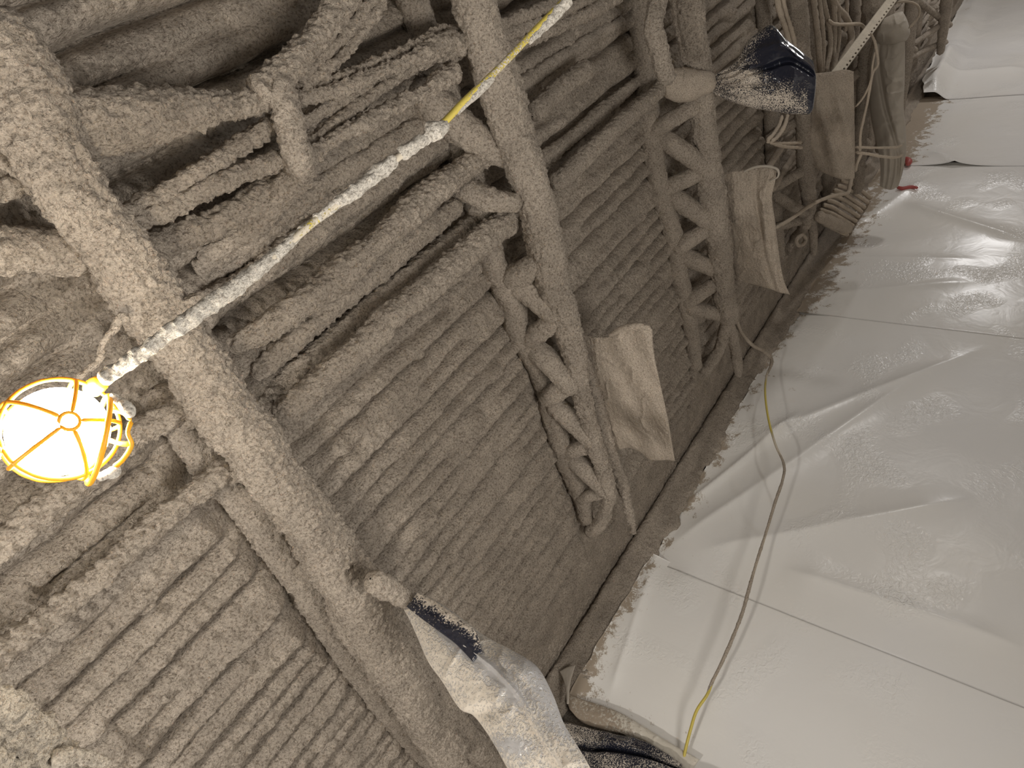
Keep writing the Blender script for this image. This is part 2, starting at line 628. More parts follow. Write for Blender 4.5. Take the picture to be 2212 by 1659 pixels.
joist('crusted joist with the widest dusty brown bag hanging from its lower chord', on_z(1160, 450, HB), [
    ('bottom_chord', [(1000, -80), (1020, 0), (1047, 92), (1092, 225), (1125, 340), (1152, 430), (1187, 575), (1215, 670), (1240, 770), (1260, 870), (1283, 951), (1306, 1020), (1317, 1075)],
     HB, [48, 48, 46, 44, 42, 40, 36, 31, 25, 19, 17, 17, 16], {'step': 0.005}),
    ('chord_extension', [(1262, 770), (1285, 850), (1300, 910), (1320, 980), (1341, 1040), (1356, 1094), (1370, 1152)], HB, [8, 13, 13, 13, 12, 9, 6], {'step': 0.005}),
    ('end_web', [(1318, 1065), (1308, 1105), (1290, 1135), (1266, 1150)], [HB, HT], [15, 14, 15, 16], {'step': 0.006, 'k': .8}),
    ('top_chord', [(870, -60), (905, 50), (950, 180), (1005, 350), (1040, 470), (1065, 570), (1106, 656), (1117, 712), (1146, 764), (1170, 815), (1187, 860), (1203, 940), (1218, 985), (1239, 1031), (1258, 1085), (1266, 1130)],
     HT, [34, 34, 34, 32, 30, 28, 27, 26, 25, 24, 24, 22, 21, 20, 18, 17], {'step': 0.007, 'k': .8}),
    ('gusset', [(880, 190), (930, 222), (985, 268), (1040, 310), (1110, 350)], [HT + .02, HB + .04], [34, 42, 40, 32, 20], {'step': 0.007, 'k': .8}),
    ('gusset', [(960, 390), (1010, 410), (1060, 432), (1130, 440)], [HT + .02, HB], [24, 28, 26, 20], {'step': 0.007, 'k': .8}),
    ('web_member', [(1095, 598), (1125, 592), (1158, 566)], [HT, HB], [23.4, 26.0, 20.8], {'k': .6}),
    ('web_member', [(1108, 602), (1145, 628), (1190, 672)], [HT, HB], [26.0, 28.6, 23.4], {'k': .6}),
    ('web_member', [(1140, 735), (1165, 716), (1196, 694)], [HT, HB], [19.5, 22.1, 19.5], {'k': .6}),
    ('web_member', [(1152, 752), (1185, 780), (1226, 828)], [HT, HB], [23.4, 26.0, 20.8], {'k': .6}),
    ('web_member', [(1180, 862), (1205, 845), (1232, 828)], [HT, HB], [18.2, 22.1, 16.9], {'k': .6}),
    ('web_member', [(1195, 872), (1228, 900), (1266, 940)], [HT, HB], [22.1, 24.7, 18.2], {'k': .6}),
    ('web_member', [(1222, 978), (1250, 970), (1280, 962)], [HT, HB], [14.3, 15.6, 13.0], {'k': .5}),
    ('web_member', [(1232, 985), (1262, 1012), (1298, 1050)], [HT, HB], [19.5, 20.8, 15.6], {'k': .5}),
    ('web_member', [(1256, 1076), (1280, 1070), (1308, 1064)], [HT, HB], [13.0, 13.0, 11.7], {'k': .5}),
])

joist('darker joist behind the black bag, a crumpled bag low on it', on_z(1540, 400, HB), [
    ('bottom_chord', [(1470, -80), (1484, 0), (1493, 72), (1507, 140), (1515, 217), (1518, 260), (1531, 343), (1540, 434), (1552, 520), (1560, 590), (1566, 640), (1572, 700)],
     HB, [36, 34, 32, 28, 26, 24, 26, 28, 26, 24, 22, 20], {'step': 0.0065}),
    ('chord_extension', [(1572, 690), (1583, 735), (1591, 770), (1597, 812)], HB, [12, 11, 10, 7], {'step': 0.007, 'k': .7}),
    ('end_web', [(1570, 690), (1558, 745), (1537, 780), (1518, 805)], [HB, HT], [14, 12, 13, 14], {'step': 0.007, 'k': .7}),
    ('top_chord', [(1375, -60), (1386, 60), (1393, 150), (1400, 240), (1409, 320), (1421, 390), (1433, 440), (1448, 490), (1461, 545), (1466, 595), (1477, 640), (1488, 692), (1496, 740), (1503, 800)],
     HT, [26, 26, 24, 24, 23, 22, 22, 21, 20, 20, 19, 18, 16, 14], {'step': 0.008, 'k': .7}),
    ('web_member', [(1412, 280), (1445, 262), (1490, 236)], [HT, HB], 18.2, {'k': .5}),
    ('web_member', [(1425, 295), (1462, 320), (1510, 352)], [HT, HB], 20.8, {'k': .5}),
    ('web_member', [(1436, 408), (1475, 390), (1520, 366)], [HT, HB], 18.2, {'k': .5}),
    ('web_member', [(1448, 420), (1485, 446), (1528, 474)], [HT, HB], 20.8, {'k': .5}),
    ('web_member', [(1464, 535), (1495, 515), (1535, 488)], [HT, HB], 16.9, {'k': .5}),
    ('web_member', [(1474, 553), (1508, 566), (1548, 582)], [HT, HB], 18.2, {'k': .5}),
    ('web_member', [(1484, 652), (1515, 632), (1552, 608)], [HT, HB], 15.6, {'k': .5}),
    ('web_member', [(1488, 664), (1520, 672), (1560, 680)], [HT, HB], 15.6, {'k': .5}),
])

joist('joist with the upright brown bag wrapped on it, beside the slotted strut', on_z(1733, 262, HB), [
    ('bottom_chord', [(1706, -60), (1718, 0), (1726, 70), (1732, 150), (1736, 260), (1741, 377), (1748, 449), (1738, 485)], HB, [22, 22, 21, 19, 18, 17, 14, 12], {'step': 0.009, 'k': .8}),
    ('chord_extension', [(1748, 440), (1754, 476), (1757, 515), (1757, 552)], HB, [10, 9, 8, 5], {'step': 0.009, 'k': .6}),
    ('end_web', [(1742, 480), (1728, 502), (1712, 520)], [HB, HT], [11, 10, 10], {'step': 0.009, 'k': .6}),
    ('top_chord', [(1640, -60), (1652, 60), (1660, 180), (1667, 330), (1676, 460), (1684, 560)], HT, [15, 15, 14, 14, 13, 12], {'step': 0.01, 'k': .6}),
    ('web_member', [(1668, 404), (1692, 394), (1722, 376)], [HT, HB], 10, {'k': .5}),
    ('web_member', [(1674, 420), (1698, 436), (1730, 456)], [HT, HB], 11, {'k': .5}),
    ('web_member', [(1676, 492), (1702, 484), (1735, 474)], [HT, HB], 9, {'k': .5}),
    ('web_member', [(1658, 190), (1690, 215), (1730, 240)], [HT, HB], 10, {'k': .5}),
    ('web_member', [(1662, 300), (1692, 280), (1732, 256)], [HT, HB], 10, {'k': .5}),
])

joist('far joist hidden behind the tall pale wrapped bag', on_z(1860, 200, HB), [
    ('bottom_chord', [(1884, -40), (1880, 30), (1872, 130), (1864, 230), (1856, 340), (1850, 420)], HB, [17, 17, 16, 14, 13, 12], {'step': 0.012, 'k': .8}),
    ('top_chord', [(1802, -60), (1796, 60), (1790, 200), (1786, 340), (1784, 470)], HT, [14, 13, 12, 12, 10], {'step': 0.012, 'k': .7}),
    ('web_member', [(1795, 60), (1832, 90), (1872, 120)], [HT, HB], 9, {'k': .5}),
    ('web_member', [(1790, 210), (1828, 180), (1868, 140)], [HT, HB], 9, {'k': .5}),
    ('web_member', [(1790, 220), (1825, 260), (1860, 300)], [HT, HB], 9, {'k': .5}),
])
joist('thin far joist just to the right of the tall pale bag', on_z(1962, 60, HB), [
    ('bottom_chord', [(1972, -40), (1968, 30), (1961, 110), (1952, 190), (1945, 260), (1938, 330)], HB, [13, 13, 12, 9, 6, 5], {'step': 0.015, 'k': .6}),
    ('top_chord', [(1905, -60), (1895, 50), (1886, 180), (1876, 330)], HT, [9, 9, 8, 8], {'step': 0.015, 'k': .6}),
    ('web_member', [(1893, 60), (1928, 75), (1962, 100)], [HT, HB], 7, {'k': .4}),
    ('web_member', [(1888, 170), (1920, 150), (1956, 130)], [HT, HB], 7, {'k': .4}),
])
joist('farthest joist, small and dark next to the top end of the white sheeting', on_z(2040, 50, HB), [
    ('bottom_chord', [(2048, -40), (2044, 10), (2038, 60), (2030, 120)], HB, [13, 12, 10, 7], {'step': 0.018, 'k': .6}),
    ('top_chord', [(1992, -40), (1985, 30), (1976, 130)], HT, [8, 8, 7], {'step': 0.018, 'k': .5}),
    ('web_member', [(1988, 5), (2012, 24), (2040, 46)], [HT, HB], 6, {'k': .4}),
    ('web_member', [(1980, 90), (2008, 70), (2036, 52)], [HT, HB], 6, {'k': .4}),
    ('web_member', [(1976, 120), (2006, 105), (2032, 95)], [HT, HB], 6, {'k': .4}),
])


# ------------------------------------------------------------------ pipes and conduits along the deck ribs
def run(name, label, cat, px, h, r, mat='coat', group=None, **kw):
    P0 = on_z(*px[len(px) // 2], h if not isinstance(h, (list, tuple)) else h[0])
    o = ptube(name, px, h, r, mat, None, P0, **kw)
    return tag(o, label, cat, group)


run('pipe', 'thick crusted pipe crossing above the yellow cord with a lump halfway', 'pipe',
    [(495, 755), (560, 715), (620, 672), (700, 622), (735, 590), (800, 535), (860, 482), (960, 395), (1030, 345), (1082, 318)], 1.37, [20, 28, 30, 32, 36, 28, 30, 29, 27, 27], step=0.005)
run('pipe', 'crusted pipe ending short of the second joist, a broken step halfway', 'pipe',
    [(592, 912), (640, 868), (700, 815), (760, 760), (815, 712), (830, 690), (900, 640), (975, 575), (1050, 510), (1118, 464)], 1.36, [26, 28, 28, 28, 33, 31, 27, 28, 29, 28], step=0.005)
run('conduit', 'fat conduit against the deck directly behind the pipe with a lump', 'conduit',
    [(545, 815), (640, 728), (760, 625), (880, 524), (990, 440)], 1.43, [20, 26, 27, 26, 22], step=0.006)
run('conduit', 'fat conduit against the deck between the two thick pipes, lower one', 'conduit',
    [(560, 880), (640, 806), (760, 700), (850, 625), (960, 535), (1040, 470)], 1.445, [18, 24, 25, 25, 24, 20], step=0.006)
run('conduit', 'wide conduit under the deck just above the pipe with a lump', 'conduit',
    [(430, 660), (540, 600), (650, 520), (760, 440), (870, 360), (960, 300)], 1.44, [24, 28, 28, 26, 25, 22], step=0.006)
run('conduit', 'wide conduit crossed by the crusted part of the yellow cord', 'conduit',
    [(420, 585), (520, 530), (640, 440), (760, 360), (880, 285), (930, 255)], 1.45, [20, 24, 24, 24, 24, 20], step=0.006)
run('pipe', 'bright pipe leading from the left frame edge to the near joist web', 'pipe',
    [(-80, 1480), (0, 1418), (120, 1318), (260, 1202), (380, 1098), (500, 1000)], 1.36, [30, 29, 28, 27, 26, 26], step=0.005)
run('pipe', 'bluish pipe passing behind the caged lamp to the near joist', 'pipe',
    [(-60, 1230), (60, 1128), (150, 1055), (280, 948), (350, 905), (430, 856)], 1.38, [34, 33, 32, 30, 28, 24], step=0.005)
run('pipe', 'capped pipe stub, short, to the right of the second joist', 'pipe',
    [(1150, 252), (1195, 203), (1235, 172), (1268, 145)], 1.36, [20, 20, 20, 21], step=0.006, k=.8)
run('pipe', 'slim pipe running from the second joist to the black bag', 'pipe',
    [(1196, 402), (1250, 350), (1310, 293), (1375, 235), (1438, 182)], 1.36, [21, 21, 20, 18, 15], step=0.006, k=.8)
run('conduit', 'thin conduit on the deck parallel to the slim pipe', 'conduit',
    [(1170, 345), (1250, 282), (1330, 215), (1398, 158)], 1.455, [15, 15, 14, 12], step=0.007, k=.8)
run('conduit', 'thin conduit on the deck above the capped pipe stub', 'conduit',
    [(1115, 190), (1200, 135), (1290, 78), (1345, 48)], 1.45, [16, 15, 14, 12], step=0.007, k=.8)
run('conduit', 'thick vertical conduit bending into the neck of the black bag', 'conduit',
    [(1424, -60), (1420, 0), (1411, 54), (1424, 108), (1434, 150), (1446, 176)], 1.22, [22, 21, 20, 19, 18, 20], step=0.006, k=.8)

# ------------------------------------------------------------------ cables between the near joists and their hanger
g = thing('cable_hanger', on_z(628, 270, 1.30), 'crusted upright hanger strap gathering the cables between the two near joists', 'hanger')
ptube('strap', [(590, 150), (606, 195), (620, 240), (632, 300), (642, 350), (640, 400)], [1.31, 1.275, 1.27, 1.28, 1.36], [26, 30, 28, 28, 30, 24], 'coat', g, step=0.005)
ptube('hook', [(668, 310), (640, 372), (590, 440), (520, 505), (430, 570)], [1.28, 1.33, 1.40, 1.45], [18, 24, 26, 26, 22], 'coat', g, step=0.006)
CABLE_G = 'crusted cables through the near joists'
cables = [
    ('thick cable bundle curving up from the hanger to the top edge', [(770, -40), (735, 10), (690, 75), (630, 135), (575, 185), (545, 205)], 1.30, [34, 32, 30, 31, 32, 24], {}),
    ('slimmer curved cable right beside the thick bundle', [(812, -30), (780, 30), (735, 85), (690, 128), (640, 172)], 1.31, [14, 14, 13, 13, 14], {}),
    ('curved cable farthest to the right of the thick bundle', [(840, -40), (812, 20), (775, 75), (735, 125), (690, 160), (645, 190)], 1.32, [14, 13, 13, 13, 14, 15], {}),
    ('broad flat wrapped cable run widening towards the near joist', [(585, 215), (520, 225), (440, 232), (350, 245), (270, 258), (190, 268), (90, 280)], 1.31, [20, 27, 38, 50, 62, 70, 72], {}),
    ('upper of two bare cables from hanger to near joist', [(600, 262), (545, 298), (500, 325), (430, 372), (370, 410), (300, 448), (220, 490)], 1.33, [17, 18, 18, 18, 20, 24], {}),
    ('lower of two bare cables from hanger to near joist', [(615, 338), (560, 362), (500, 385), (430, 418), (360, 452), (310, 472), (220, 520)], 1.32, [19, 19, 19, 19, 20, 22], {}),
    ('thick cable under the two bare cables, leaving the hanger foot', [(640, 372), (580, 420), (520, 455), (440, 492), (370, 520), (320, 540), (240, 580)], 1.38, [24, 30, 32, 32, 30, 28], {}),
    ('topmost thin cable from hanger to second joist', [(634, 200), (700, 180), (800, 141), (890, 100), (950, 68), (990, 72)], 1.33, [12, 12, 12, 12, 13, 16], {}),
    ('second thickest cable of the fan, wide at the second joist', [(640, 217), (730, 194), (820, 156), (900, 124), (965, 92), (1005, 100)], 1.31, [16, 16, 17, 19, 24, 28], {}),
    ('middle cable of the fan, sagging below the thick one', [(652, 268), (720, 228), (800, 182), (870, 142), (945, 108), (1000, 112)], 1.34, [11, 12, 12, 12, 13, 16], {}),
    ('second lowest cable of the fan from hanger to joist', [(662, 318), (740, 252), (800, 208), (870, 160), (940, 122), (985, 125)], 1.33, [13, 13, 13, 14, 14, 14], {}),
    ('lowest cable of the fan, blunt end at second joist', [(668, 335), (760, 280), (850, 232), (930, 190), (990, 152)], 1.30, [16, 16, 16, 17, 22], {}),
    ('upper cable leaving the second joist towards the top edge', [(1062, 62), (1120, 42), (1180, 16), (1240, -20)], 1.33, [13, 13, 13, 13], {'k': .8}),
    ('middle cable leaving the second joist towards the top edge', [(1070, 84), (1130, 62), (1200, 36), (1290, -15)], 1.32, [12, 12, 12, 12], {'k': .8}),
    ('lower cable leaving the second joist behind the yellow cord', [(1078, 112), (1130, 92), (1200, 62), (1270, 28), (1340, -10)], 1.32, [14, 14, 15, 15, 14], {'k': .8}),
    ('upper cable stub entering from the left edge', [(-40, 322), (10, 345), (45, 372), (80, 395)], 1.33, [18, 18, 18, 16], {}),
    ('lower cable stub entering from the left edge', [(-40, 425), (15, 402), (60, 392), (110, 400)], 1.34, [18, 18, 18, 16], {}),
    ('broad wrapped cable run on the left edge above the lamp', [(-80, 560), (0, 546), (70, 540), (130, 548), (200, 556)], 1.33, [46, 46, 48, 50, 48], {}),
]
for lab, px, h, r, kw in cables:
    run('cable', lab, 'cable', px, h, r, group=CABLE_G, **{'step': 0.0048, 'k': 1.0, **kw})

run('tie_wire', 'kinked crusted tie wire dangling just above the caged lamp', 'wire',
    [(272, 676), (250, 705), (225, 738), (214, 775), (190, 800), (150, 830)], 1.2, [11, 10, 9, 8, 8, 5], step=0.004, k=.5)
run('tie_wire', 'short forked tip beside the kinked tie wire', 'wire', [(200, 792), (210, 782), (222, 770)], 1.2, [6, 5, 3], step=0.003, k=.3)
c0 = thing('cable', on_z(40, 1570, 1.0), 'brightly lit crusted cable bundle in the corner under the lamp', 'cable')
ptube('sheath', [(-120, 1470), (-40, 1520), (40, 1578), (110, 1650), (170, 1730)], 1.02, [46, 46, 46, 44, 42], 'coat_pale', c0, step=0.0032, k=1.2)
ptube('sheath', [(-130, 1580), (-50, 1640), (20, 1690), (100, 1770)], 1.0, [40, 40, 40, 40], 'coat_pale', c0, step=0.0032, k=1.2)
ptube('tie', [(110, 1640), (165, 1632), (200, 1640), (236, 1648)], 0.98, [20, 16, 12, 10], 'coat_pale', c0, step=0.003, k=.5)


# ------------------------------------------------------------------ hanging bags
def sheet_rows(rows, place, nu, nv):
    """Surface through rows of pixels; place(x, y) puts a pixel in space. Returns points nv x nu and u, v."""
    R = []
    for r in rows:
        R.append(spline([(*p, 0) for p in r], nu)[:, :2])
    R = np.array(R)
    T = np.stack([spline(np.hstack([R[:, j], np.zeros((len(R), 1))]), nv)[:, :2] for j in range(nu)], 1)
    P = np.array([[place(x, y) for x, y in row] for row in T])
    u, v = np.meshgrid(np.linspace(0, 1, nu), np.linspace(0, 1, nv))
    return P, u, v, T


def bag_mesh(name, parent, rows, place, out, thick, mat, dust, nu=110, nv=110, fold=0.012, seed=0.0, folds=None, edge=0.45):
    """A draped double-walled bag: front bulges along 'out', back the other way; both meet at the outline."""
    P, u, v, T = sheet_rows(rows, place, nu, nv)
    out = np.asarray(out, float)
    out /= np.linalg.norm(out)
    body = (np.clip(4 * u * (1 - u), 0, 1) ** edge) * (np.clip(4 * v * (1 - v), 0, 1) ** edge)
    q = P.reshape(-1, 3) + seed
    wr = (fbm(q * np.array([5, 5, 5]), 3).reshape(u.shape)) * fold * 1.6
    cr = (1 - np.abs(fbm(q * 9.0 + 4, 2)).reshape(u.shape) * 3).clip(0, 1) ** 3 * fold
    grit = (np.maximum(vnoise(q * 150.0), -.3) * (0.0035 if mat == 'coat_fine' else 0.0012)).reshape(u.shape)
    ff = folds(u, v) if folds is not None else 0
    front = P + out * ((body * thick + (wr + cr * 0.8 + ff) * (0.25 + 0.75 * body) + grit)[..., None])
    back = P - out * ((body * thick * 0.8 + 0.004)[..., None])
    n = u.size
    V = np.vstack([front.reshape(-1, 3), back.reshape(-1, 3)])
    F1 = grid_faces(nv, nu)
    F2 = F1[:, ::-1] + n
    idx = np.arange(n).reshape(nv, nu)
    loop = np.concatenate([idx[0, :], idx[1:, -1], idx[-1, -2::-1], idx[-2:0:-1, 0]])
    nx = np.roll(loop, -1)
    F3 = np.stack([loop, loop + n, nx + n, nx], 1)
    d = dust(u, v, T)
    d = np.clip(d + 0.18 * fbm(q * 7 + 3, 2).reshape(u.shape), 0, 1)
    o = obj(name, V, np.vstack([F1, F2, F3]), mat, parent, attrs={'dust': np.concatenate([d.ravel(), d.ravel()])})
    return o


VIEW = lambda x, y: -ray(x, y) / np.linalg.norm(ray(x, y))

# bag 1 on the second joist
B1X = 1.56
b = thing('plastic_bag', on_x(1330, 850, B1X), 'broad dusty brown bag on the second joist, pale along its free edge', 'bag')
bag_mesh('film', b, [
    [(1246, 722), (1290, 728), (1318, 724), (1345, 708), (1380, 702), (1409, 710)],
    [(1250, 760), (1320, 752), (1370, 748), (1411, 745)],
    [(1256, 800), (1330, 790), (1380, 786), (1416, 782)],
    [(1268, 860), (1340, 852), (1395, 850), (1430, 845)],
    [(1284, 915), (1345, 912), (1400, 912), (1443, 905)],
    [(1300, 955), (1345, 950), (1400, 958), (1451, 955)],
    [(1310, 972), (1335, 972), (1358, 967), (1385, 978), (1405, 993), (1440, 994), (1458, 996)]],
    lambda x, y: on_x(x, y, B1X), VIEW(1350, 850), 0.035, 'coat_fine',
    lambda u, v, T: 0.62 + 0.35 * smooth(0.55, 0.95, u) * v, nu=130, nv=130, fold=0.012,
    folds=lambda u, v: 0.016 * np.sin((u * 1.2 - v * 0.8) * 14) * smooth(0.1, 0.6, u) * (1 - 0.5 * v))
tube('rolled_rim', [on_x(1316, 725, B1X - .02), on_x(1345, 710, B1X - .03), on_x(1380, 704, B1X - .03), on_x(1406, 710, B1X - .02)], [0.006, 0.011, 0.011, 0.007], 'coat_fine', b, step=0.004, k=.25)

# bag 2: black
B2X = 2.70
b = thing('plastic_bag', on_x(1650, 160, B2X), 'shiny black bag speckled with pale dust, tied at its narrow neck', 'bag')


def dust2(u, v, T):
    x, y = T[..., 0], T[..., 1]
    d = 0.52 - 0.14 * smooth(1600, 1745, x)
    d = d - 0.45 * np.exp(-(((x - 1690) / 60) ** 2 + ((y - 118) / 34) ** 2))
    d = d - 0.5 * smooth(0.9, 1.0, v) - 0.35 * np.exp(-((y - (147 - 0.06 * (x - 1600))) / 5) ** 2) * smooth(1570, 1640, x)
    d = d + 0.12 * np.exp(-(((x - 1650) / 70) ** 2 + ((y - 215) / 18) ** 2))
    return d


def folds2(u, v):
    a = -0.035 * np.exp(-((u - 0.44 - 0.03 * np.sin(v * 5)) / 0.035) ** 2) * smooth(0.15, 0.5, v) * (1 - smooth(0.9, 1, v))
    b_ = 0.012 * np.sin(u * 34) * (1 - smooth(0.1, 0.55, v)) * smooth(0.0, 0.08, v)
    c = -0.02 * np.exp(-((u - (0.60 + 0.18 * v)) / 0.03) ** 2) * (1 - smooth(0.4, 0.7, v))
    d = 0.022 * np.exp(-((u - (0.12 + 0.2 * v)) / 0.05) ** 2) * smooth(.3, .6, v)
    return a + b_ + c + d


bag_mesh('film', b, [
    [(1533, 166), (1533, 176), (1534, 192)],
    [(1560, 152), (1552, 176), (1545, 205)],
    [(1590, 132), (1585, 172), (1575, 218)],
    [(1612, 92), (1620, 160), (1620, 232)],
    [(1640, 68), (1668, 155), (1662, 240)],
    [(1668, 54), (1708, 150), (1702, 246)],
    [(1698, 84), (1735, 152), (1728, 247)],
    [(1728, 108), (1754, 156), (1748, 246)],
    [(1757, 132), (1763, 175), (1757, 234)]],
    lambda x, y: on_x(x, y, B2X), VIEW(1650, 150), 0.075, 'film_black', dust2, nu=130, nv=130, fold=0.012, folds=folds2, seed=5.0, edge=0.5)
tube('neck', [on_x(1434, 168, B2X - .16), on_x(1460, 182, B2X - .12), on_x(1490, 184, B2X - .09), on_x(1518, 180, B2X - .05), on_x(1542, 178, B2X)],
     [0.04, 0.062, 0.062, 0.048, 0.03], 'coat_fine', b, step=0.007, k=.35)

# bag 3: crumpled, on the third joist
B3X = 2.86
b = thing('plastic_bag', on_x(1630, 500, B3X), 'crumpled brown bag with an open pale cuff and pointed lower corner', 'bag')
bag_mesh('film', b, [
    [(1556, 374), (1585, 370), (1600, 368), (1632, 362), (1662, 362), (1678, 370)],
    [(1560, 400), (1600, 392), (1640, 388), (1674, 395)],
    [(1566, 450), (1610, 440), (1645, 430), (1668, 428)],
    [(1572, 500), (1620, 492), (1650, 486), (1675, 482)],
    [(1580, 550), (1625, 545), (1660, 545), (1682, 540)],
    [(1588, 590), (1635, 590), (1665, 592), (1692, 600)],
    [(1594, 606), (1625, 614), (1662, 624), (1685, 632), (1706, 636)]],
    lambda x, y: on_x(x, y, B3X), VIEW(1630, 500), 0.05, 'coat_fine',
    lambda u, v, T: 0.6 + 0.4 * np.exp(-((u - 0.86) / 0.15) ** 2), nu=120, nv=130, fold=0.016, seed=9.0,
    folds=lambda u, v: 0.012 * np.exp(-((u - 0.80 - 0.05 * np.sin(v * 6)) / 0.09) ** 2) - 0.024 * np.exp(-((u - 0.64 - 0.08 * v) / 0.06) ** 2) + 0.01 * np.sin(u * 30 + v * 9) * smooth(.6, .9, u))
P = [on_x(x, y, B3X - .03) for x, y in [(1606, 371), (1628, 362), (1655, 359), (1679, 366), (1680, 382), (1662, 392)]]
tube('cuff', P, [0.003, 0.005, 0.005, 0.005, 0.004, 0.003], 'film_pale', b, step=0.005, k=.1, dust=[.6, .6])

# bag 4: upright
B4X = 4.08
b = thing('plastic_bag', on_x(1790, 270, B4X), 'smooth upright brown bag with square top below the slotted strut', 'bag')
bag_mesh('film', b, [
    [(1734, 160), (1765, 158), (1800, 154), (1825, 150), (1844, 154)],
    [(1732, 210), (1770, 210), (1810, 208), (1845, 206)],
    [(1734, 270), (1770, 270), (1810, 270), (1846, 268)],
    [(1732, 330), (1770, 330), (1810, 330), (1847, 330)],
    [(1734, 352), (1760, 362), (1790, 378), (1820, 387), (1846, 386)]],
    lambda x, y: on_x(x, y, B4X), VIEW(1790, 270), 0.10, 'coat_fine', lambda u, v, T: 0.62 + 0.1 * v, nu=90, nv=110, fold=0.012, seed=14.0,
    folds=lambda u, v: 0.018 * np.sin((u * 1.6 - v) * 9) * smooth(.1, .4, v), edge=0.6)

# bag 5: tall, pale
B5X = 5.3
b = thing('plastic_bag', on_x(1918, 220, B5X), 'tall pale twisted bag with a gathered cap beside the white sheeting', 'bag')
bag_mesh('film', b, [
    [(1890, 92), (1925, 92), (1955, 86)],
    [(1880, 130), (1920, 130), (1955, 128)],
    [(1876, 180), (1918, 182), (1954, 180)],
    [(1878, 230), (1915, 235), (1952, 230)],
    [(1886, 280), (1920, 285), (1957, 280)],
    [(1898, 330), (1928, 335), (1957, 330)],
    [(1902, 370), (1926, 380), (1950, 372)],
    [(1900, 402), (1922, 410), (1940, 404)]],
    lambda x, y: on_x(x, y, B5X), VIEW(1918, 220), 0.10, 'film_pale', lambda u, v, T: 0.45 + 0.2 * v, nu=80, nv=150, fold=0.016, seed=20.0,
    folds=lambda u, v: -0.035 * np.exp(-((u - 0.15 - 0.75 * v) / 0.07) ** 2) + 0.012 * np.sin(u * 26 + v * 4) * smooth(.55, .9, v), edge=0.6)
bag_mesh('cap', b, [
    [(1905, 42), (1930, 30), (1950, 24)],
    [(1892, 62), (1928, 52), (1960, 44)],
    [(1890, 82), (1930, 78), (1966, 70)],
    [(1902, 98), (1930, 96), (1958, 88)]],
    lambda x, y: on_x(x, y, B5X), VIEW(1918, 60), 0.12, 'film_pale', lambda u, v, T: 0.5 + 0 * u, nu=60, nv=50, fold=0.014, seed=25.0, edge=0.5)

# bag 6: near, clear film
B6Y = 1.33
b = thing('plastic_bag', on_y(1080, 1480, B6Y), 'long clear bag caked with pale dust hanging from the near joist', 'bag')
left6 = [(872, 1316), (885, 1340), (902, 1378), (925, 1430), (955, 1472), (992, 1530), (1022, 1546), (1048, 1578), (1075, 1622), (1112, 1690)]
right6 = [(896, 1278), (935, 1294), (985, 1326), (1045, 1372), (1108, 1406), (1160, 1440), (1194, 1500), (1218, 1562), (1248, 1612), (1300, 1700)]
rows6 = [[(xl, yl), ((xl + xr) / 2 + 4, (yl + yr) / 2 - 4), (xr, yr)] for (xl, yl), (xr, yr) in zip(left6, right6)]


def dust6(u, v, T):
    d = 0.74 + 0 * u
    d = d - 0.42 * np.exp(-((u - 0.52 - 0.1 * v) / 0.13) ** 2) * smooth(0.05, 0.25, v) * (1 - smooth(0.55, 0.7, v))
    d = d - 0.30 * smooth(0.62, 0.95, u) * smooth(0.35, 0.5, v) * (1 - smooth(0.75, .9, v))
    d = d - 0.45 * np.exp(-(((v - 0.80) / 0.05) ** 2 + ((u - 0.22) / 0.22) ** 2))
    return d


bag_mesh('film', b, rows6, lambda x, y: on_y(x, y, B6Y), VIEW(1080, 1480), 0.045, 'film_clear', dust6, nu=130, nv=190, fold=0.010, seed=31.0,
         folds=lambda u, v: 0.014 * np.exp(-((u - 0.62) / 0.03) ** 2) + 0.02 * smooth(.6, .9, u) * np.exp(-((v - .5) / .15) ** 2) - 0.014 * np.exp(-((v - 0.62) / 0.04) ** 2) * (1 - smooth(.2, .5, u)), edge=0.5)
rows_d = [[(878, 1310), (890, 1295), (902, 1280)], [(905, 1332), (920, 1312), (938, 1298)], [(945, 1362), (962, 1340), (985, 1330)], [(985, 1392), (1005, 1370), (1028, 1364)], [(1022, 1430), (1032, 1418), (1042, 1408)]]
bag_mesh('dark_gap_patch', b, rows_d, lambda x, y: on_y(x, y, B6Y - 0.045), VIEW(950, 1350), 0.012, 'film_black',  # black patch laid on in place of the dark void behind the clear film
         lambda u, v, T: 0.34 + 0.3 * smooth(.3, .9, u) - .15 * v, nu=60, nv=70, fold=0.004, seed=35.0)['label'] = 'dark patch standing for the unlit gap behind the clear film'
tube('neck', [on_y(800, 1250, B6Y - .16), on_y(845, 1276, B6Y - .08), on_y(884, 1300, B6Y - .01)], [0.026, 0.027, 0.022], 'coat', b, step=0.004, k=.6)

# ------------------------------------------------------------------ white sheeting on the wall
SHEET_Y = 3.105


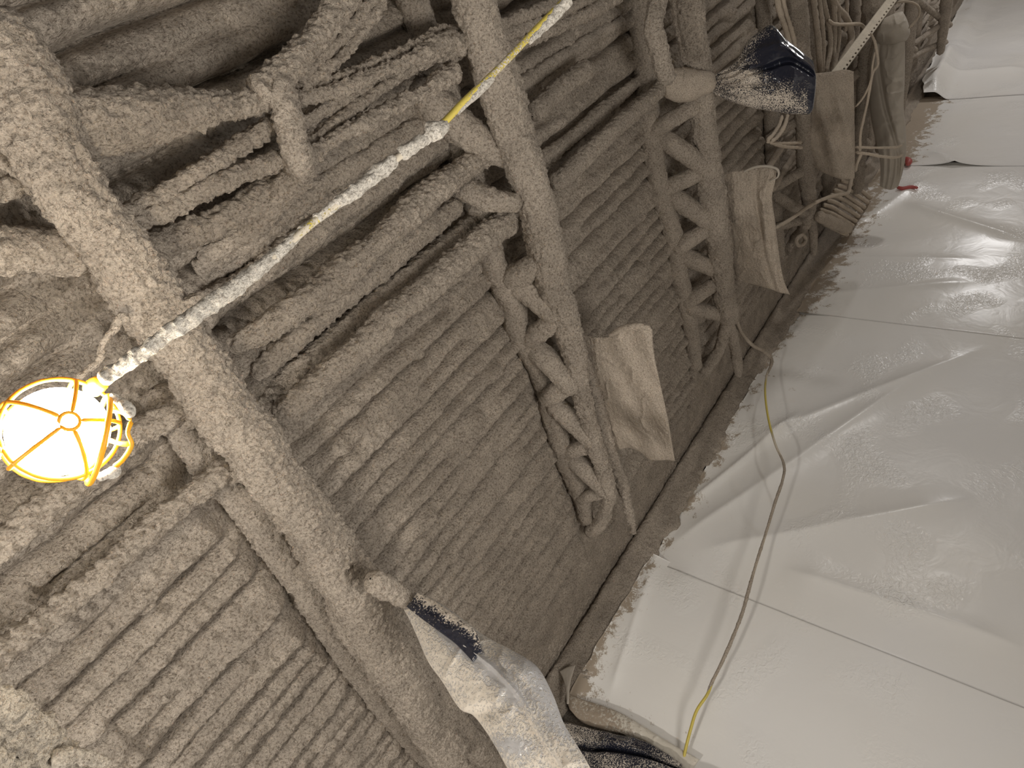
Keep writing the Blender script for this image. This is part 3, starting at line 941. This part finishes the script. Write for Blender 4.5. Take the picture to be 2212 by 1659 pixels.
def wall_sheet(x0, x1, top, dy, label, dust_fn, seed, folds, step=0.014, zbot=0.0, lift=None):
    xs = np.arange(x0, x1 + step * .5, step)
    zs = np.concatenate([np.arange(zbot, 1.15, 0.06), np.arange(1.15, top + 0.001, step)])
    X, Z = np.meshgrid(xs, zs, indexing='ij')
    x, z = X.ravel(), Z.ravel()
    q = np.stack([x, np.full_like(x, 1.0), z], 1)
    y = SHEET_Y - dy + fbm(q * np.array([1.6, 1, 1.1]), 2) * 0.018
    y = y + folds(x, z)
    y = np.minimum(y, SHEET_Y + 0.022)
    rag = np.where(z > top - 0.05, fbm(q * 12, 2) * 0.015, 0)
    if lift is not None:
        rag = rag + lift(x) * smooth(2.5, top, z)
    V = np.stack([x, y, z + rag], 1)
    n = len(V)
    nx, nz = len(xs), len(zs)
    F1 = grid_faces(nx, nz)
    V2 = V + np.array([0, 0.001, 0])
    idx = np.arange(n).reshape(nx, nz)
    loop = np.concatenate([idx[0, :], idx[1:, -1], idx[-1, -2::-1], idx[-2:0:-1, 0]])
    nxt = np.roll(loop, -1)
    F = np.vstack([F1, F1[:, ::-1] + n, np.stack([loop, nxt, nxt + n, loop + n], 1)])
    d = np.clip(dust_fn(x, z), 0, 1)
    o = obj('plastic_sheet', np.vstack([V, V2]), F, 'sheet', None, ((x0 + x1) / 2, SHEET_Y, zbot), attrs={'dust': np.concatenate([d, d])})
    return tag(o, label, 'plastic sheet', 'white sheets covering the wall')


def top_dust(x, z, amt=0.5, z0=2.70):
    return amt * smooth(z0, 2.92, z) + 0.10 + 0.16 * smooth(2.0, 2.5, z)


def crease(x, z, a, b, wdt, amp, l0=0.0, l1=1.0):
    """A sharp pulled crease between two wall points (X, Z)."""
    d = np.array(b) - np.array(a)
    L = np.hypot(*d)
    d = d / L
    t = ((x - a[0]) * d[0] + (z - a[1]) * d[1]) / L
    s = (x - a[0]) * -d[1] + (z - a[1]) * d[0]
    return amp * np.exp(-np.abs(s) / wdt) * smooth(-0.05, 0.15, t) * (1 - smooth(0.8, 1.1, t))


def wp(x, y):
    p = on_y(x, y, SHEET_Y)
    return (p[0], p[2])


f1 = lambda x, z: -crease(x, z, wp(1320, 1500), wp(1420, 1200), 0.04, 0.02) - 0.015 * smooth(2.75, 2.9, z)
f2 = lambda x, z: (-crease(x, z, wp(1445, 1180), wp(1960, 830), 0.07, 0.028) - crease(x, z, wp(1600, 960), wp(2100, 760), 0.07, 0.024)
                   - crease(x, z, wp(1480, 1090), wp(1720, 900), 0.03, 0.03) - crease(x, z, wp(1520, 1190), wp(2100, 1080), 0.10, 0.03)
                   - crease(x, z, wp(1700, 1230), wp(2212, 1400), 0.08, 0.03) - 0.02 * np.sin((x * 3 + z * 6)) * smooth(2.5, 2.9, z))
f3 = lambda x, z: (-crease(x, z, wp(1750, 640), wp(2100, 610), 0.07, 0.016) - crease(x, z, wp(1790, 560), wp(2100, 560), 0.05, 0.010)
                   - crease(x, z, wp(1830, 500), wp(2000, 390), 0.07, 0.025) - crease(x, z, wp(1960, 440), wp(2212, 520), 0.05, 0.03))
f4 = lambda x, z: (-crease(x, z, wp(2010, 330), wp(2212, 450), 0.08, 0.05) - crease(x, z, wp(1990, 400), wp(2212, 480), 0.05, 0.03))
f5 = lambda x, z: (-crease(x, z, wp(2005, 215), wp(2060, 120), 0.10, 0.10) - crease(x, z, wp(2030, 170), wp(2212, 150), 0.15, 0.05) - 0.085 * smooth(2.62, 2.82, z))
wall_sheet(0.86, 1.78, 2.88, 0.0, 'white sheet ending at the ragged corner by the long clear bag', lambda x, z: top_dust(x, z, .35) + 0.10 * smooth(1.2, .9, x), 1.0, f1, 0.009)
wall_sheet(1.74, 4.22, 2.88, 0.0015, 'broad white sheet behind the dangling yellow cord', lambda x, z: top_dust(x, z, .30), 2.0, f2, 0.012)
wall_sheet(4.16, 6.66, 2.88, 0.003, 'glossy crinkled sheet under the tangle of cables and red tape', lambda x, z: top_dust(x, z, .42, 2.5), 3.0, f3, 0.016)
wall_sheet(6.58, 8.24, 2.90, 0.0045, 'short dirt-smeared sheet next to the tall pale bag', lambda x, z: top_dust(x, z, .62, 2.4), 4.0, f4, 0.02)
wall_sheet(8.14, 11.6, 2.93, 0.008, 'clean white sheet with a pulled pointed corner at its top', lambda x, z: top_dust(x, z, .1), 5.0, f5, 0.03, lift=lambda x: 0.10 * smooth(8.3, 11.5, x) - 0.08 * (1 - smooth(8.1, 8.5, x)))
wall_sheet(11.5, 12.95, 2.95, 0.012, 'farthest white sheet, only a strip showing in the top corner', lambda x, z: top_dust(x, z, .05), 6.0, lambda x, z: -0.085 * smooth(2.62, 2.82, z), 0.05, lift=lambda x: 0.06 + 0 * x)

b = thing('plastic_flap', on_y(1350, 1570, 3.06), 'dirty see-through hem of sheeting above the black sheet', 'plastic sheet')
bag_mesh('hem', b, [
    [(1226, 1498), (1262, 1512), (1305, 1526), (1352, 1546), (1410, 1582), (1470, 1618), (1510, 1640)],
    [(1226, 1518), (1258, 1540), (1300, 1552), (1350, 1568), (1405, 1592), (1455, 1628), (1500, 1655)],
    [(1230, 1532), (1258, 1560), (1300, 1574), (1345, 1584), (1395, 1602), (1440, 1640), (1490, 1672)]],
    lambda x, y: on_y(x, y, 3.07), (0, -1, 0.2), 0.022, 'film_hem', lambda u, v, T: 0.70 - 0.45 * smooth(.2, .6, u) + 0.1 * v, nu=130, nv=40, fold=0.005, seed=40.0)
bag_mesh('torn_corner', b, [
    [(1209, 1450), (1225, 1441), (1243, 1436)], [(1216, 1466), (1228, 1460), (1238, 1452)], [(1222, 1490), (1226, 1486), (1231, 1480)], [(1224, 1520), (1227, 1520), (1229, 1520)]],
    lambda x, y: on_y(x, y, 3.02), (0.2, -1, 0), 0.006, 'film_pale', lambda u, v, T: 0.2 + 0 * u, nu=24, nv=40, fold=0.002, seed=43.0)['label'] = 'white torn corner sticking up'
b = obj_b = thing('plastic_sheet', on_y(1350, 1640, 3.0), 'black dust-covered sheet bunched below the dirty hem', 'plastic sheet')
bag_mesh('film', b, [
    [(1150, 1548), (1225, 1560), (1262, 1570), (1320, 1584), (1390, 1600), (1440, 1628), (1476, 1652)],
    [(1150, 1580), (1240, 1585), (1300, 1596), (1370, 1612), (1430, 1640), (1470, 1662)],
    [(1150, 1610), (1240, 1612), (1310, 1618), (1380, 1635), (1450, 1660), (1520, 1676)],
    [(1150, 1720), (1250, 1720), (1350, 1720), (1450, 1720), (1600, 1720)]],
    lambda x, y: on_y(x, y, 3.03), (0, -1, 0.1), 0.035, 'film_black', lambda u, v, T: 0.50 - 0.12 * smooth(.5, 1, u) - 0.3 * np.exp(-((v - .36) / .06) ** 2), nu=130, nv=80, fold=0.018, seed=47.0,
    folds=lambda u, v: -0.05 * np.exp(-((v - 0.34) / 0.05) ** 2))
o = tube('tape', [on_y(1937, 404, 3.06), on_y(1950, 407, 3.06), on_y(1968, 404, 3.06), on_y(1984, 406, 3.06)], [0.012, 0.016, 0.016, 0.01], 'red', None, on_y(1960, 405, 3.06), step=0.01, k=0)
tag(o, 'lower longer strip of red tape on the crinkled sheet', 'tape', 'red tape on the sheeting')
o = tube('tape', [on_y(1956, 342, 3.06), on_y(1963, 349, 3.06), on_y(1960, 356, 3.06)], [0.02, 0.03, 0.016], 'red', None, on_y(1960, 350, 3.06), step=0.012, k=0)
tag(o, 'small upper patch of red tape beside the tall pale bag', 'tape', 'red tape on the sheeting')


# ------------------------------------------------------------------ cords
def cord(name, label, P, r, dust, crusts, cat='cord'):
    """A yellow cord with patches of crust; crusts: radii along the path (0 = bare)."""
    t = thing(name, P[len(P) // 2], label, cat)
    tube('cable', P, r, 'cord', t, step=0.008, k=0, dust=dust, minring=12)
    return t


def crust_on(t, P, radii, mat, seed, step=0.003, k=.8, off=(0, 0, 0)):
    return tube('crust', np.asarray(P) + np.asarray(off), radii, mat, t, step=step, k=k)


LAMP = on_z(140, 930, 0.785)
dl = depth(LAMP)


def cpt(x, y, d):
    r = ray(x, y)
    return CAM + r * (d / FPX)


path = [(218, 826, .70), (330, 748, .715), (450, 662, .73), (560, 582, .745), (680, 478, .765), (790, 395, .785), (860, 340, .80), (940, 282, .82), (1000, 222, .835), (1080, 145, .86), (1150, 72, .885), (1225, -5, .91), (1300, -85, .94)]
PP = np.array([cpt(*q) for q in path])
t = thing('string_light', LAMP, 'lit caged work lamp on a crusted yellow cord', 'lamp')
dust_along = [.9, .9, .8, .75, .55, .8, .8, .25, .5, .55, .25, .5, .5]
tube('cord', PP, 0.0046, 'cord', t, step=0.006, k=0, dust=dust_along, minring=14)
Pc = PP[:8]
side = np.array([0.0, 0.0, 0.0022])
tube('crust', PP[:5] + side, [.0075, .0085, .0088, .0075, .0052], 'coat_light', t, step=0.0016, k=.34)
tube('crust', PP[4:7] + side, [.006, .0095, .0085], 'coat_light', t, step=0.0016, k=.36)
tube('crust', [cpt(862, 338, .80), cpt(905, 308, .812), cpt(932, 292, .818)], [.0085, .008, .007], 'coat_light', t, step=0.0016, k=.36)
tube('crust', [cpt(920, 300, .815), cpt(938, 284, .82), cpt(955, 275, .824), cpt(962, 262, .83)], [.008, .0125, .009, .005], 'coat_light', t, step=0.0016, k=.34)
tube('crust', [cpt(985, 245, .832), cpt(1040, 190, .848), cpt(1065, 166, .855)], [.003, .0062, .004], 'coat_light', t, step=0.002, k=.1)
tube('crust', [cpt(1140, 92, .882), cpt(1190, 42, .9), cpt(1230, -2, .91)], [.004, .008, .008], 'coat_light', t, step=0.002, k=.2)
tube('cord', [cpt(-60, 1010, .68), cpt(-10, 985, .69), cpt(40, 960, .70)], 0.0055, 'cord', t, step=0.006, k=0, dust=[.8, .8])

# lamp: globe in a wire cage; the axis of the cage points from the socket towards the lower left


def frame(axis):
    a = np.asarray(axis, float)
    a /= np.linalg.norm(a)
    e1 = np.cross(a, [0, 0, 1.0])
    e1 /= np.linalg.norm(e1)
    return a, e1, np.cross(a, e1)


def sphere(c, r, nu=40, nv=24, axis=(0, 0, 1), stretch=1.0):
    a, e1, e2 = frame(axis) if abs(axis[2]) < .99 else (np.array([0, 0, 1.]), np.array([1., 0, 0]), np.array([0, 1., 0]))
    th = np.linspace(0.02, math.pi - 0.02, nv)
    ph = np.linspace(0, 2 * math.pi, nu, endpoint=False)
    V = c + r * (np.sin(th)[:, None, None] * (np.cos(ph)[None, :, None] * e1 + np.sin(ph)[None, :, None] * e2) + stretch * np.cos(th)[:, None, None] * a)
    return V.reshape(-1, 3), grid_faces(nv, nu, wrap=True)


cage_c = cpt(128, 932, .70)
RC = 0.0565
axis = cpt(158, 902, .648) - cage_c        # the dome of the cage faces the camera, tipped to the upper left
AX, E1, E2 = frame(axis)
V, F = sphere(cage_c, 0.0475, axis=tuple(AX))
obj('bulb', V, F, 'bulb', t)
cg = bpy.data.objects.new('cage', None)
cg.empty_display_size = 0.02
COL.objects.link(cg)
cg.parent = t
cg.location = Vector(cage_c) - Vector(LAMP)


def arc(fn, r, name):
    P = [fn(s) for s in np.linspace(0, 1, 25)]
    return tube(name, P, r, 'cage', cg, step=0.003, k=0.05, minring=8)


def polar(th, ph, rr=RC):
    return cage_c + rr * (math.cos(th) * AX + math.sin(th) * (math.cos(ph) * E1 + math.sin(ph) * E2))


for i in range(5):
    arc(lambda s, p=i * math.pi / 2.5 + .35: polar(0.16 + s * 2.2, p), 0.0021, 'cage_bar')
for th, r in ((0.16, .0018), (1.25, .0022), (2.1, .0026)):
    arc(lambda s, q=th: polar(q, s * 2 * math.pi), r, 'cage_ring')
# the open hinged half of the guard standing off to the side
hc = cpt(212, 950, .715)
H_AX, H1, H2 = frame(cpt(330, 930, .70) - hc)
H1 = (cpt(232, 850, .715) - cpt(190, 1040, .715)) / 2
H2 = (cpt(250, 948, .66) - cpt(250, 948, .74)) / 2 + (cpt(232, 945, .7) - cpt(200, 945, .7)) / 2
arc(lambda s: hc + math.cos(s * 2 * math.pi) * H1 + math.sin(s * 2 * math.pi) * H2, 0.0028, 'guard_ring')
for k_, (q0, q1, q2) in enumerate([((236, 886), (268, 892), (284, 910)), ((234, 950), (260, 958), (288, 960)), ((196, 1030), (226, 1022), (246, 1008))]):
    tube('guard_bar', [cpt(*q0, .705), cpt(*q1, .70), cpt(*q2, .70)], [.0024, .0024, .003], 'cage', cg, step=0.003, k=.06, minring=8)
tube('guard_bar', [cpt(284, 908, .70), cpt(276, 935, .695), cpt(284, 960, .70), cpt(268, 990, .70), cpt(244, 1012, .70)], [.003, .0024, .0026, .0024, .0028], 'cage', cg, step=0.003, k=.06, minring=8)
for q in ([(238, 850), (258, 868), (278, 885), (280, 905)], [(210, 1036), (228, 1026), (246, 1018), (250, 1006)]):
    tube('crust', [cpt(x, y, .70) for x, y in q], [.002, .0045, .006, .003], 'coat_light', cg, step=0.0016, k=.25)
tube('socket', [cpt(196, 842, .735), cpt(212, 830, .715), cpt(224, 822, .705)], [.010, .009, .007], 'cage', t, step=0.003, k=.1)

hp = [(1589, 655, 2.45), (1592, 690, 2.55), (1602, 718, 2.66), (1625, 745, 2.80), (1652, 760, 2.90), (1667, 780, 2.94), (1656, 812, 2.92), (1653, 850, 2.91), (1660, 905, 2.91), (1675, 960, 2.92), (1694, 1005, 2.93), (1690, 1040, 2.93),
      (1675, 1085, 2.93), (1655, 1150, 2.94), (1630, 1230, 2.95), (1605, 1320, 2.96), (1580, 1385, 2.965), (1560, 1430, 2.97), (1540, 1470, 2.98), (1528, 1500, 2.985), (1505, 1535, 3.0), (1492, 1575, 3.02), (1481, 1618, 3.05), (1474, 1655, 3.08)]
HP = np.array([on_y(*q) for q in hp])
t = thing('cord', HP[10], 'thin yellow cord dangling down across the white sheeting', 'cord')
hd = [.95, .95, .95, .9, .9, .85, .5, .35, .25, .3, .9, .95, .9, .75, .6, .7, .9, .9, .9, .85, .4, .3, .2, .2]
tube('cable', HP, 0.0066, 'cord', t, step=0.012, k=0, dust=hd, minring=12)
tube('crust', HP[:7], [.014, .012, .010, .0105, .011, .012, .006], 'coat_fine', t, step=0.006, k=.25)
tube('crust', HP[9:20] + np.array([-.003, -.002, 0]), [.003, .0078, .0078, .007, .0058, .007, .0075, .007, .0075, .006, .003], 'coat_fine', t, step=0.006, k=.2)


# ------------------------------------------------------------------ tangle at the upper right
VG = 'crusted cables in the far bay'
tangle = [
    ('leftmost cable of the group between the black bag and strut', [(1755, -20), (1762, 40), (1768, 95), (1772, 158)], 5.5),
    ('second cable from the left above the upright brown bag', [(1768, -20), (1775, 40), (1779, 100), (1776, 158)], 4.5),
    ('bowed cable third from the left above the upright bag', [(1775, -20), (1784, 25), (1793, 70), (1793, 110), (1783, 156)], 5.0),
    ('straight cable in the middle of the group above the bag', [(1800, -20), (1803, 40), (1803, 90), (1797, 156)], 4.5),
    ('straight cable just left of the looped thick one', [(1809, -20), (1813, 50), (1811, 100), (1800, 156)], 4.0),
    ('thick looped cable bending beside the slotted strut', [(1792, -20), (1806, 12), (1826, 36), (1837, 62), (1838, 88), (1828, 112), (1810, 150)], 6.5),
    ('thin cable passing behind the slotted strut', [(1828, -20), (1829, 30), (1826, 70)], 3.5),
]
for lab, px, r in tangle:
    run('cable', lab, 'cable', px, 1.30, r, 'coat_fine', VG, step=0.01, k=.35)
run('cable', 'short horizontal cable reaching from the group to the strut', 'cable', [(1790, 44), (1803, 52), (1830, 53), (1856, 52), (1868, 60)], 1.28, 3.6, 'wire', VG, step=0.01, k=.2)
for lab, px, h, r in [
        ('left one of the paired ropes above the black bag', [(1676, -20), (1683, 20), (1696, 60), (1707, 105), (1712, 130)], 1.29, 6),
        ('right one of the paired ropes above the black bag', [(1688, -20), (1695, 20), (1706, 55), (1716, 95), (1720, 125)], 1.28, 5),
        ('left one of the paired ropes below the black bag', [(1690, 248), (1683, 270), (1670, 290), (1657, 304)], 1.25, 4),
        ('right one of the paired ropes below the black bag', [(1702, 246), (1694, 272), (1680, 295), (1666, 306)], 1.24, 4),
        ('upper rope tail leading to the upright brown bag', [(1657, 306), (1680, 310), (1705, 310), (1730, 308)], 1.25, 3.2),
        ('lower rope tail leading to the upright brown bag', [(1664, 308), (1690, 316), (1712, 318), (1732, 319)], 1.24, 3.2)]:
    run('rope', lab, 'rope', px, h, r, 'wire', 'crusted ropes by the black bag', step=0.008, k=.35)
run('pipe', 'upper thin slanted pipe between crumpled and upright bags', 'pipe', [(1655, 368), (1680, 330), (1702, 300), (1722, 272)], 1.36, 7, 'coat_fine', step=0.01, k=.4)
run('pipe', 'lower thin slanted pipe between crumpled and upright bags', 'pipe', [(1668, 412), (1690, 374), (1710, 344), (1728, 318)], 1.38, 7, 'coat_fine', step=0.01, k=.4)
run('wire', 'pale wire from the crumpled bag up to the upright bag', 'wire', [(1676, 492), (1710, 472), (1750, 444), (1790, 426), (1822, 419), (1832, 416), (1836, 400), (1840, 385)], 1.2, 3.8, 'wire', step=0.01, k=.2)
run('chain', 'small crusted chain loop under the upright bag', 'chain', [(1735, 505), (1726, 512), (1720, 520), (1724, 530), (1734, 528), (1740, 518), (1736, 508)], 1.28, 4, 'coat_fine', step=0.006, k=.25)
for lab, px, r in [
        ('wire curling from the strut end around the tall bag cap', [(1936, 6), (1952, 3), (1972, 6), (1985, 16), (1986, 32), (1976, 48), (1962, 62)], 2.2),
        ('longest hanging wire in front of the tall pale bag', [(1880, 70), (1890, 92), (1896, 125), (1896, 142), (1886, 156), (1880, 185), (1874, 220), (1866, 255), (1859, 290), (1858, 328)], 2.6),
        ('reddish thin wire crossing the dark gap by the tall bag', [(1890, 112), (1885, 140), (1882, 170), (1872, 198), (1858, 220), (1846, 232)], 2.0),
        ('straight upper tie wire from upright bag to tall bag', [(1846, 318), (1880, 319), (1920, 319), (1940, 317), (1950, 312)], 2.6),
        ('knotted lower tie wire from upright bag to tall bag', [(1847, 329), (1870, 332), (1884, 334), (1905, 338), (1935, 340), (1952, 334)], 2.8),
        ('short twisted wire end at the upright bag lower corner', [(1862, 330), (1856, 342), (1850, 356), (1848, 372)], 3.2)]:
    P = [on_x(x, y, 4.15) for x, y in px] if px[0][0] < 1930 else [on_x(x, y, 5.0) for x, y in px]
    o = tube('wire', P, [r * depth(p) / FPX for p in P], 'wire', None, P[len(P) // 2], step=0.01, k=.15)
    tag(o, lab, 'wire', 'loose wires in the far bay')

# slotted strut: channel with real slots along its side
A0, A1 = on_z(1806, 160, 1.17), on_z(1932, -8, 1.17)
t = thing('slotted_strut', (A0 + A1) / 2, 'pale slotted metal strut slanting up from the upright bag', 'strut')
dv = (A1 - A0)
LN = np.linalg.norm(dv)
dv /= LN
nv_ = np.cross(dv, VIEW(1870, 75))
nv_ /= np.linalg.norm(nv_)
if (nv_ @ DOWN) < 0:
    nv_ = -nv_
tv = np.cross(dv, nv_)
if tv @ FWD > 0:
    tv = -tv


def bar_box(o_, L, a, b, c):
    """box from o_ spanning L along dv, a..: (n0,n1) along nv_, (t0,t1) along tv"""
    V = []
    for s in (0, L):
        for n_, t_ in ((a[0], b[0]), (a[1], b[0]), (a[1], b[1]), (a[0], b[1])):
            V.append(o_ + dv * s + nv_ * n_ + tv * t_)
    F = [(0, 1, 2, 3), (7, 6, 5, 4), (0, 4, 5, 1), (1, 5, 6, 2), (2, 6, 7, 3), (3, 7, 4, 0)]
    return V, F


def add(Vs, Fs, VF):
    k_ = len(Vs)
    Vs.extend(VF[0])
    Fs.extend([tuple(i + k_ for i in f) for f in VF[1]])


W_ = 24 * depth(A0) / FPX
Vs, Fs = [], []
add(Vs, Fs, bar_box(A0, LN, (-W_ / 2, W_ * 0.12), (-.004, 0.0), 0))
obj('channel_back', Vs, Fs, 'metal', t, flat=True)
Vs, Fs = [], []
add(Vs, Fs, bar_box(A0, LN, (W_ * 0.12, W_ * 0.22), (-.004, 0), 0))
add(Vs, Fs, bar_box(A0, LN, (W_ * 0.38, W_ * 0.5), (-.004, 0), 0))
N = 22
for i in range(N + 1):
    add(Vs, Fs, bar_box(A0 + dv * (LN * i / N * .985), LN / N * .55, (W_ * 0.22, W_ * 0.38), (-.004, 0), 0))
obj('slotted_side', Vs, Fs, 'metal', t, flat=True)
Vs, Fs = [], []
add(Vs, Fs, bar_box(A0, LN, (-W_ / 2, -W_ / 2 + .004), (-.05, 0), 0))
add(Vs, Fs, bar_box(A0, LN, (W_ / 2 - .004, W_ / 2), (-.05, 0), 0))
obj('flange', Vs, Fs, 'metal', t, flat=True)

# grey cables leaving through the wall below the upright bag
for i in range(9):
    a = np.array([1836, 396]) + np.array([-7.5, 10.5]) * i
    e = np.array([1880, 428]) + np.array([-6.2, 10.0]) * i
    lab = 'grey cable going through the wall in the flat bundle, %s of the nine' % ['topmost', 'second', 'third', 'fourth', 'middle', 'fourth lowest', 'third lowest', 'second lowest', 'lowest'][i]
    run('grey_cable', lab, 'cable', [tuple(a - np.array([18, 6])), tuple(a), tuple((a + e) / 2 + np.array([0, -2 + (i % 3) * 1.5])), tuple(e)], 1.30, 4.2, 'wire', 'flat bundle of grey cables', step=0.012, k=.25)
run('duct', 'crumpled grey flexible duct below the flat bundle of cables', 'duct', [(1768, 466), (1790, 478), (1815, 488), (1832, 496)], 1.2, [11, 12, 12, 10], 'coat_fine', step=0.01, k=.7)
for lab, px, h, r in [
        ('fat crusted pipe behind the group of far cables', [(1748, -30), (1752, 50), (1757, 150), (1760, 240)], 1.42, 12),
        ('fat crusted pipe in the dark gap left of the tall bag', [(1848, -30), (1845, 70), (1842, 160), (1838, 260)], 1.41, 11),
        ('crusted pipe standing behind the tall pale bag', [(1925, -30), (1918, 60), (1908, 200), (1900, 330)], 1.40, 9)]:
    run('pipe', lab, 'pipe', px, h, r, 'coat', step=0.012, k=.6)
